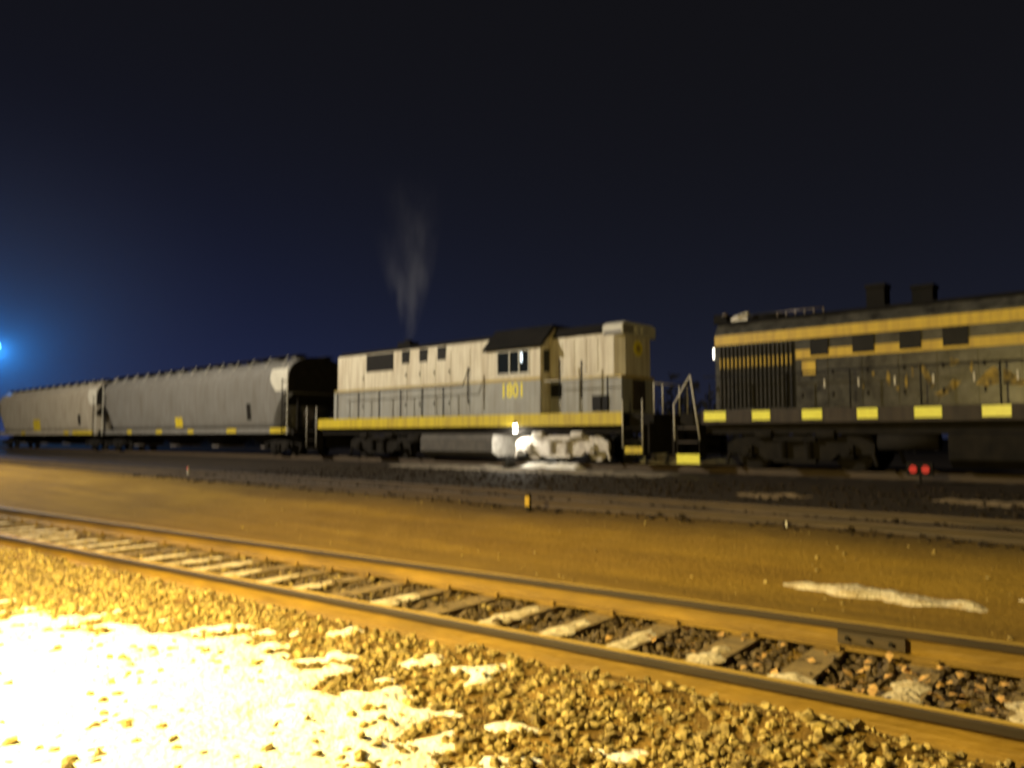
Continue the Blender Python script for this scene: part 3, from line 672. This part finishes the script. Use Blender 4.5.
# ------------------------------------------------------------------ covered hopper cars
def hopper(tl, tr, body, label, pale_end, marks):
    tc = (tl+tr)/2; H = (tr-tl)/2; o = W(tc, CL, RAIL)
    g = thing('hopper_car', label, 'hopper car', o, group='covered hopper cars behind the locomotives')
    Yz = [(1.30,1.43),(1.75,1.50),(2.3,1.56),(2.9,1.60),(3.5,1.60),(3.95,1.54),(4.25,1.38),(4.46,1.08),(4.60,.70),(4.66,.3),(4.67,0)]
    def yof(z):
        for (z0,y0),(z1,y1) in zip(Yz, Yz[1:]):
            if z <= z1: return y0 + (y1-y0)*(z-z0)/(z1-z0)
        return 0
    st = [(-H,2.95),(-H+.35,2.85),(-H+.8,2.45),(-H+1.2,1.9),(-H+1.45,1.45),(-H+1.5,1.30)]
    xs = st + [(-H+1.5+(2*H-3)*i/24, 1.30) for i in range(1,24)] + [(-x, z) for x, z in st[::-1]]
    K = 16; vs = []
    for x, zb in xs:
        half = []
        for k in range(K):
            u = k/(K-1); zz = zb + (4.67-zb)*(1-(1-u)**1.35); half.append((yof(zz), zz))
        ring = [(x,-y,z) for y,z in half] + [(x,y,z) for y,z in half[::-1][1:]]
        vs += ring
    n = 2*K-1; fs = []; mi = []
    b = MB()
    for i in range(len(xs)-1):
        for j in range(n-1): fs.append((i*n+j, (i+1)*n+j, (i+1)*n+j+1, i*n+j+1))
        fs.append((i*n+n-1, (i+1)*n+n-1, (i+1)*n, i*n))
    b.add(vs, fs, body, True)
    b.f.append(tuple(range(n))); b.m.append(0); b.smooth.append(False)
    b.f.append(tuple((len(xs)-1)*n + q for q in range(n-1,-1,-1))); b.m.append(b.mi('under')); b.smooth.append(False)  # right end face coloured near-black for its shade; the other end keeps body paint
    bo = b.build('body', g)
    # side sills and end platforms
    s = MB()
    for sd in (-1, 1):
        s.box(-H, H, *( (-1.52,-1.435) if sd<0 else (1.435,1.52) ), 1.05, 1.295, body)
    s.box(-H-.25, -H+1.6, -1.434, 1.434, 1.0, 1.22, 'under'); s.box(H-1.6, H+.25, -1.434, 1.434, 1.0, 1.22, 'under')
    s.box(-H-.2, H+.2, -.3, .3, .85, .999, 'under'); s.build('frame', g)
    for e in (-1, 1):
        sl = MB(); x0, x1 = e*(H-.02), e*(H-3.0)
        q = [(x0,2.8),(x0,2.9),(x1,1.32),(x1,1.25)]
        if e < 0: q = q[::-1]
        sl.prism(q, -1.3, 1.3, 'under', 'y'); sl.build('slope_sheet', g)
        ld = MB()
        for x_ in (H-.03, H-.48):
            ld.box(e*x_-.02, e*x_+.02, -1.635, -1.595, 1.0, 4.2 if x_ > H-.1 else 3.6, 'pale' if x_ > H-.1 else 'under')
        for i in range(7): ld.box(min(e*(H-.46),e*(H-.05)), max(e*(H-.46),e*(H-.05)), -1.628, -1.604, 1.15+i*.38, 1.18+i*.38, 'under')
        ld.build('ladder', g)
        po = MB()
        for y_ in (-1.0, 1.0): po.box(e*(H-.1)-.05, e*(H-.1)+.05, y_-.05, y_+.05, 1.221, 2.9, 'under')
        po.box(e*(H-.1)-.03, e*(H-.1)+.03, -.949, .949, 1.9, 1.96, 'under'); po.build('end_frame', g)
        if e > 0:
            po = MB(); po.cyl((e*(H+.12),-.55,1.9),(e*(H+.17),-.55,1.9),.28,'steel',20); po.cyl((e*(H+.145),-.55,1.221),(e*(H+.145),-.55,1.85),.03,'under',8); po.build('brake_wheel', g)
        coupler(g, e*(H+.25), e)
    if pale_end:  # pale plate paints the brighter light on the end of the side sheet
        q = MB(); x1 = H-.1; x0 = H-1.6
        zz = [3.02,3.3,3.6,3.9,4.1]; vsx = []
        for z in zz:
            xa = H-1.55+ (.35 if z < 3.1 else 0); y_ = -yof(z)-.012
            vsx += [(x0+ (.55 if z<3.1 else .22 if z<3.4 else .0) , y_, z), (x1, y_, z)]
        q.add(vsx, [(i*2, i*2+1, i*2+3, i*2+2) for i in range(len(zz)-1)], 'pale'); q.build('lit_end_patch', g)
    # hoppers beneath
    nb = 4
    for i in range(nb):
        c = -H+3.4 + (2*H-6.8)*i/(nb-1) ; 
        v = MB(); w = (2*H-6.8)/(nb-1)/2*.86
        v.add([(c-w,-1.2,1.298),(c+w,-1.2,1.298),(c+w,1.2,1.298),(c-w,1.2,1.298),(c-.3,-.55,.42),(c+.3,-.55,.42),(c+.3,.55,.42),(c-.3,.55,.42)],
              [(0,1,2,3),(4,7,6,5),(0,4,5,1),(1,5,6,2),(2,6,7,3),(3,7,4,0)], 'under')
        v.box(c-.4, c+.4, -.75, .75, .32, .418, 'steel'); v.build('discharge_chute', g)
    # roof: running boards, hatches
    rb = MB()
    for y_ in (-.75, .75):
        rb.box(-H+.1, H-.1, y_-.25, y_+.25, 4.73, 4.76, 'under')
        i = -H+.6
        while i < H: rb.box(i-.03, i+.03, y_-.2, y_+.2, 4.58, 4.729, 'under'); i += 1.5
    rb.build('running_board', g)
    i = -H+1.4; k = 0
    while i < H-1:
        hh = MB(); hh.cyl((i,0,4.66),(i,0,4.80),.38,body,20); hh.box(i-.42,i+.42,-.03,.03,4.801,4.83,'under'); hh.build('hatch', g); i += 2.1
    i = -H+.9
    while i < H:
        MB().cyl((i,-1.50,3.98),(i,-1.03,4.76),.022,'pale',6).build('roof_rib', g); i += 1.55
    for (t0, t1, z0, z1, m) in marks:
        zc = (z0+z1)/2; y_ = -(yof(zc) if z0 > 1.3 else 1.52)
        q = MB(); q.add([(t0-tc, -(yof(z0) if z0>1.3 else 1.52)-.012, z0),(t1-tc, -(yof(z0) if z0>1.3 else 1.52)-.012, z0),(t1-tc, -(yof(z1) if z0>1.3 else 1.52)-.012, z1),(t0-tc, -(yof(z1) if z0>1.3 else 1.52)-.012, z1)], [(0,1,2,3)], m)
        q.build('reflector' if m == 'yellow' else 'stencil', g)
    for e in (-1, 1): make_truck(g, e*(H-1.45), 'car', 1.78, .46)
    return g
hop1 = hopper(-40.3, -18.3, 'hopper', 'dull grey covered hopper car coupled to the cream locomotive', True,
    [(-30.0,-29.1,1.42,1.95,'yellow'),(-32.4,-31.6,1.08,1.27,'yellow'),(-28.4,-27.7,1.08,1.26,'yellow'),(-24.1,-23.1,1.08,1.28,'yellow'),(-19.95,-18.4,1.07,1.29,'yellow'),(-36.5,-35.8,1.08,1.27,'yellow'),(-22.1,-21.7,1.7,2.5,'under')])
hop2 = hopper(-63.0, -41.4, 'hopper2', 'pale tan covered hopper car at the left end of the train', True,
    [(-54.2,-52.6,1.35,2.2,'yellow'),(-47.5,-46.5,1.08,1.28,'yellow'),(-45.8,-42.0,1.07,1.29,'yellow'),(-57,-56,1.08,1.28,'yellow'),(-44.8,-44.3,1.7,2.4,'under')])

# ------------------------------------------------------------------ small things in the yard
def zloc(t, D): return W(t, D, gz(t, D)-.01)
s = thing('marker_post', 'short marker post with a small yellow reflector on the lot, below the lit lamp', 'marker post', zloc(5.1, 9.7))
m = MB(); m.box(-.03,.03,-.03,.03,0,.30,'under'); m.build('post', s)
m = MB(); m.box(-.045,.045,-.045,-.031,.10,.26,'gold'); m.build('reflector', s)
s = thing('marker_post', 'tiny pale stake at the dark middle track in front of the black locomotive', 'marker post', zloc(9.2, 10.2))
m = MB(); m.box(-.013,.013,-.013,.013,0,.09,'pale'); m.build('post', s)
s = thing('switch_lamp', 'low ground signal with two round red lenses under the black locomotive', 'signal lamp', W(8.45, 19.35, .40))
m = MB(); m.cyl((0,0,0),(0,0,.22),.03,'under',8); m.box(-.27,.27,-.05,.05,.221,.52,'under'); m.build('housing', s)
for x in (-.13, .13):
    m = MB(); m.cyl((x,-.051,.37),(x,-.085,.37),.085,'red',16); m.build('lens', s)
s = thing('stake', 'thin pale stake in the dirt before the grey hopper car', 'stake', zloc(-9.9, 11.1)); m = MB(); m.box(-.025,.025,-.025,.025,0,.30,'pale'); m.build('post', s)
m = MB(); m.box(-.032,.032,-.033,-.026,.22,.29,'red'); m.build('reflector', s)
s = thing('glint', 'low bluish floodlight of the far lamp, added beside the wheels of the pale hopper car', 'glint', W(-63.2, 18.9, .34))  # added glowing panel on a post, standing in for reflected blue glints
m = MB(); m.cyl((0,0,0),(0,0,.9),.05,'under',8); m.build('post', s)
m = MB(); m.box(-.2,.2,-.08,.08,.901,1.25,'under'); m.build('housing', s)
m = MB(); m.box(-.17,.17,-.09,-.081,.93,1.22,'bluelamp'); m.build('lens', s)

# bank of ploughed snow before the front truck
def bank(name, t0, t1, D0, D1, h, m, label, seed):
    nt_, nd = 60, 24; vs = []
    for j in range(nd+1):
        for i in range(nt_+1):
            u, v = i/nt_, j/nd; t = t0+(t1-t0)*u; D = D0+(D1-D0)*v
            e = (max(0, 1-(2*u-1)**4))**.5 * (max(0, 1-(2*v-1)**2))**.6
            vs.append((t, D, gz(t, D)-.03 + h*e*(.85+.5*noise.noise(Vector((t*1.8, D*2.5, seed)))) + .05*e*noise.noise(Vector((t*7, D*7, seed)))))
    fs = [(j*(nt_+1)+i, j*(nt_+1)+i+1, (j+1)*(nt_+1)+i+1, (j+1)*(nt_+1)+i) for j in range(nd) for i in range(nt_)]
    me = bpy.data.meshes.new(name); me.from_pydata(vs, [], fs); me.materials.append(M[m]); me.polygons.foreach_set('use_smooth', [True]*len(fs)); me.update()
    o = bpy.data.objects.new(name, me); col.objects.link(o); o.location = U*T0; o.rotation_euler = (0,0,ANG)
    return tag(o, label, 'snow', kind='stuff')
bank('snow', -3.9, -1.4, 19.35, 20.15, .30, 'snow', 'rounded snow heap lit white beside the front wheels of the cream locomotive', 3)
bank('snow', -10.5, 2.4, 18.7, 19.9, .10, 'strip', 'pale strip of thin snow along the track before the cream locomotive', 8)
bank('snow', -8.5, 1.5, 22.9, 25.4, 1.1, 'snow', 'ploughed snow bank behind the wheels of the cream locomotive', 5)
# dry weed clump at the lamp
wd = MB()
for _ in range(90):
    a = random.random()*6.28; r = random.random()*.22; t = -4.1 + r*math.cos(a)*1.3; D = 19.35 + r*math.sin(a); z = gz(t, D); h = random.uniform(.2, .5)
    wd.cyl((t, D, z-.02), (t+random.uniform(-.14,.14), D+random.uniform(-.1,.1), z+h), .012, 'wood', 5, .004)
wo = wd.build('dry_weeds'); wo.location = U*T0; wo.rotation_euler = (0,0,ANG); tag(wo, 'dark clump of dry weeds below the white step lamp', 'weeds')

# distant wood behind the train
wd = MB(); rnd = random.Random(4)
for i in range(420):
    t = rnd.uniform(-130, 60); D = rnd.uniform(55, 75); h = rnd.uniform(4.6, 7.0) + 1.2*noise.noise(Vector((t*.06, 0, 0))); z = .3
    wd.cyl((t,D,z),(t+rnd.uniform(-.3,.3),D,z+h*.85), .12, 'wood', 5, .03)
    for k in range(26):
        a = rnd.random()*6.28; q = rnd.uniform(.15,1); rr = (1-q*.75)*h*.33; zz = z+h*q
        c = Vector((t+rr*math.cos(a)*rnd.random(), D+rr*math.sin(a)*rnd.random(), zz)); s_ = rnd.uniform(.25,.6)
        e1 = Vector((rnd.uniform(-1,1),rnd.uniform(-1,1),rnd.uniform(-.4,.8)))*s_; e2 = Vector((rnd.uniform(-1,1),rnd.uniform(-1,1),rnd.uniform(-1,1)))*s_
        wd.add([c, c+e1, c+e2, c+e1*.6+e2*.8-Vector((0,0,.2))], [(0,1,3,2)], 'wood')
wo = wd.build('woods'); wo.location = U*T0; wo.rotation_euler = (0,0,ANG); tag(wo, 'dark far-off line of trees behind the train', 'woods', kind='stuff')

# ------------------------------------------------------------------ blue yard lamp with its own patch of mist
LP = Vector((-59.8, 90.0, 12.0))
s = thing('yard_lamp', 'tall yard lamp shining blue beyond the left end of the train', 'yard lamp', (LP.x, LP.y, .3), 0)
m = MB(); m.cyl((0,0,0),(0,0,11.9),.12,'under',12,.08); m.build('pole', s)
m = MB(); m.box(-.45,.45,-.25,.25,11.92,12.12,'under'); m.build('housing', s)
m = MB(); m.cyl((0,0,11.55),(0,0,11.915),.30,'bluelamp',20); m.build('lens', s)

def vol_mat(name, build):
    m = bpy.data.materials.new(name); m.use_nodes = True; nt = m.node_tree
    nt.nodes.remove(nt.nodes['Principled BSDF'])
    pv = nt.nodes.new('ShaderNodeVolumePrincipled'); nt.links.new(pv.outputs[0], nt.nodes['Material Output'].inputs['Volume'])
    build(nt, pv); return m
def mist_nodes(nt, pv):
    L = nt.links.new; pv.inputs['Color'].default_value = (.8,.85,.9,1)
    tc = nt.nodes.new('ShaderNodeTexCoord'); ln = nt.nodes.new('ShaderNodeVectorMath'); ln.operation = 'LENGTH'; L(tc.outputs['Object'], ln.inputs[0])
    mr = nt.nodes.new('ShaderNodeMapRange'); mr.inputs['From Min'].default_value = 0; mr.inputs['From Max'].default_value = 34; mr.inputs['To Min'].default_value = .012; mr.inputs['To Max'].default_value = 0
    L(ln.outputs['Value'], mr.inputs['Value']); 
    pw = nt.nodes.new('ShaderNodeMath'); pw.operation = 'MULTIPLY'; L(mr.outputs[0], pw.inputs[0]); pw2 = nt.nodes.new('ShaderNodeMath'); pw2.operation = 'MULTIPLY'; L(mr.outputs[0], pw2.inputs[0]); pw2.inputs[1].default_value = 1/.012; L(pw2.outputs[0], pw.inputs[1])
    L(pw.outputs[0], pv.inputs['Density'])
mb = MB(); nlat, nlon = 12, 24; vs = []; fs = []
for i in range(nlat+1):
    th = math.pi*i/nlat
    for j in range(nlon): vs.append((34*math.sin(th)*math.cos(2*math.pi*j/nlon), 34*math.sin(th)*math.sin(2*math.pi*j/nlon), 34*math.cos(th)))
fs = [(i*nlon+j, (i+1)*nlon+j, (i+1)*nlon+(j+1)%nlon, i*nlon+(j+1)%nlon) for i in range(nlat) for j in range(nlon)]
me = bpy.data.meshes.new('mist'); me.from_pydata(vs, [], fs); me.materials.append(vol_mat('mist_air', mist_nodes)); me.update()
mist = bpy.data.objects.new('mist', me); col.objects.link(mist); mist.location = LP + Vector((0, 0, 0)); tag(mist, 'bluish mist glowing round the far yard lamp', 'mist', kind='stuff')

# ------------------------------------------------------------------ exhaust smoke
def smoke(t, D, z0, h, r0, r1, lean, dens, label, seed, bend=0.0):
    def nodes(nt, pv):
        L = nt.links.new
        tc = nt.nodes.new('ShaderNodeTexCoord')
        sep = nt.nodes.new('ShaderNodeSeparateXYZ'); L(tc.outputs['Generated'], sep.inputs[0])
        # UVless radial falloff: read the distance to the leaning axis in object space
        so = nt.nodes.new('ShaderNodeSeparateXYZ'); L(tc.outputs['Object'], so.inputs[0])
        def mt(op, a, b):
            n = nt.nodes.new('ShaderNodeMath'); n.operation = op
            for i, v in enumerate((a, b)):
                if v is None: continue
                if isinstance(v, (int, float)): n.inputs[i].default_value = v
                else: L(v, n.inputs[i])
            return n.outputs[0]
        v = mt('DIVIDE', so.outputs[2], h)
        cx = mt('ADD', mt('MULTIPLY', v, lean), mt('MULTIPLY', mt('MULTIPLY', v, v), bend))
        rad = mt('ADD', mt('MULTIPLY', mt('POWER', v, .8), r1-r0), r0)
        dx = mt('SUBTRACT', so.outputs[0], cx)
        d = mt('SQRT', mt('ADD', mt('MULTIPLY', dx, dx), mt('MULTIPLY', so.outputs[1], so.outputs[1])), None)
        q = mt('SUBTRACT', 1.0, mt('DIVIDE', d, rad)); q = mt('MAXIMUM', q, 0.0)
        nz = nt.nodes.new('ShaderNodeTexNoise'); nz.inputs['Scale'].default_value = 1.6; nz.inputs['Detail'].default_value = 5
        mp = nt.nodes.new('ShaderNodeMapping'); mp.inputs['Scale'].default_value = (1.2,1.2,.35); mp.inputs['Location'].default_value = (seed,seed,0)
        L(tc.outputs['Object'], mp.inputs['Vector']); L(mp.outputs['Vector'], nz.inputs['Vector'])
        w = mt('MAXIMUM', mt('MULTIPLY', mt('SUBTRACT', nz.outputs['Fac'], .42), 6.0), 0.0)
        fade = mt('MAXIMUM', mt('SUBTRACT', 1.0, v), 0.0)
        dn = mt('MULTIPLY', mt('MULTIPLY', mt('MULTIPLY', q, w), mt('MULTIPLY', fade, fade)), dens)
        L(dn, pv.inputs['Density']); pv.inputs['Color'].default_value = (.80,.82,.88,1)
    n = 20; k = 10; vs = []
    for i in range(k+1):
        v = i/k; r = (r0+(r1-r0)*v**.8)*1.02+.02; cx = v*lean+v*v*bend
        vs += [(cx+r*math.cos(2*math.pi*j/n), r*math.sin(2*math.pi*j/n), h*v) for j in range(n)]
    fs = [(i*n+j, i*n+(j+1)%n, (i+1)*n+(j+1)%n, (i+1)*n+j) for i in range(k) for j in range(n)] + [tuple(range(n-1,-1,-1)), tuple(k*n+j for j in range(n))]
    me = bpy.data.meshes.new('smoke'); me.from_pydata(vs, [], fs); me.materials.append(vol_mat('smoke_air', nodes)); me.update()
    o = bpy.data.objects.new('smoke', me); col.objects.link(o); o.location = W(t, D, z0); o.rotation_euler = (0,0,ANG)
    return tag(o, label, 'smoke', kind='stuff')
smoke(-11.6, CL, RAIL+4.97, 7.5, .16, 1.7, 1.4, .38, 'faint grey exhaust plume rising from the cream locomotive', 2, -1.6)
smoke(-11.8, CL, RAIL+4.97, 5.5, .13, 1.0, -1.1, .38, 'thinner wisp of exhaust to the left of the main plume', 6, -.7)

# ------------------------------------------------------------------ lights
def lamp(name, kind, loc, power, color, radius=.2, target=None, spot=None, blend=.5):
    l = bpy.data.lights.new(name, kind); l.energy = power; l.color = color
    if kind in ('POINT','SPOT'): l.shadow_soft_size = radius
    o = bpy.data.objects.new(name, l); col.objects.link(o); o.location = loc
    if target is not None: o.rotation_euler = (Vector(target)-Vector(loc)).to_track_quat('-Z','Y').to_euler()
    if spot: l.spot_size = R(spot); l.spot_blend = blend
    return o
lamp('yard_light_near', 'POINT', (-4.2, 3.3, 3.0), 4300, (1, .75, .24), .25)
kl = W(-25, -7, 19)
lamp('yard_light_lot', 'SPOT', (-8.5, 5.5, 6.5), 2600, (1, .64, .18), .3, target=(-2.6, 11.0, 0.2), spot=75, blend=1.0)
lamp('yard_light_mast', 'POINT', kl, 54000, (1, .89, .72), .5)
lamp('step_light', 'POINT', W(-4.35, CL-1.52, RAIL+.98), 95, (1, .95, .82), .10)
lamp('blue_light', 'POINT', LP + Vector((0, -.4, -.6)), 10000, (.03, .33, 1.0), .4)

# ------------------------------------------------------------------ night sky
w = bpy.data.worlds.new('World'); sc.world = w; w.use_nodes = True; nt = w.node_tree
bg = nt.nodes['Background']; sky = nt.nodes.new('ShaderNodeTexSky'); sky.sky_type = 'NISHITA'; sky.sun_disc = False
sky.sun_elevation = R(-3.0); sky.sun_rotation = R(-40); sky.altitude = 0; sky.air_density = 1.0; sky.dust_density = .3; sky.ozone_density = 3
L = nt.links.new
tc = nt.nodes.new('ShaderNodeTexCoord')
def vm(op, a, b=None):
    n = nt.nodes.new('ShaderNodeVectorMath'); n.operation = op
    for i, v in enumerate((a, b)):
        if v is None: continue
        if isinstance(v, tuple): n.inputs[i].default_value = v
        else: L(v, n.inputs[i])
    return n
def fm(op, a, b):
    n = nt.nodes.new('ShaderNodeMath'); n.operation = op
    for i, v in enumerate((a, b)):
        if isinstance(v, (int, float)): n.inputs[i].default_value = v
        else: L(v, n.inputs[i])
    return n.outputs[0]
sep = nt.nodes.new('ShaderNodeSeparateXYZ'); L(tc.outputs['Generated'], sep.inputs[0])
low = fm('POWER', fm('SUBTRACT', 1.0, fm('ABSOLUTE', sep.outputs[2], 0)), 6.0)          # town light low on the horizon
ld = Vector((-.62, .78, .05)).normalized()
left = fm('POWER', fm('MAXIMUM', vm('DOT_PRODUCT', tc.outputs['Generated'], tuple(ld)).outputs['Value'], 0.0), 7.0)
def scaled(col_, f):
    n = nt.nodes.new('ShaderNodeVectorMath'); n.operation = 'SCALE'; n.inputs[0].default_value = col_; L(f, n.inputs['Scale']); return n.outputs[0]
a1 = vm('MULTIPLY', sky.outputs[0], (.14, .15, .17)).outputs[0]
a2 = vm('ADD', a1, (.055, .053, .058)).outputs[0]
a3 = vm('ADD', a2, scaled((.08, .115, .30), low)).outputs[0]
a4 = vm('ADD', a3, scaled((.01, .07, .60), fm('MULTIPLY', left, low))).outputs[0]
L(a4, bg.inputs['Color']); bg.inputs['Strength'].default_value = .1

# ------------------------------------------------------------------ camera
cam = bpy.data.cameras.new('Camera'); co = bpy.data.objects.new('Camera', cam); col.objects.link(co); sc.camera = co
cam.sensor_width = 36; cam.lens = 36*780/1024; cam.clip_start = .05; cam.clip_end = 2000
co.location = (0, 0, EYE); co.rotation_euler = (R(90+3.887), 0, 0)
cam.dof.use_dof = True; cam.dof.focus_distance = 1.0; cam.dof.aperture_fstop = 3.6; cam.dof.aperture_ratio = 2.2

sc.render.engine = 'CYCLES'
sc.cycles.use_denoising = True
sc.cycles.max_bounces = 5; sc.cycles.volume_bounces = 0; sc.cycles.diffuse_bounces = 3
sc.cycles.volume_step_rate = 2.0; sc.cycles.volume_max_steps = 128
sc.cycles.sample_clamp_indirect = 4
vs_ = sc.view_settings; vs_.view_transform = 'Standard'; vs_.look = 'None'; vs_.exposure = 0; vs_.gamma = 1; vs_.use_curve_mapping = False
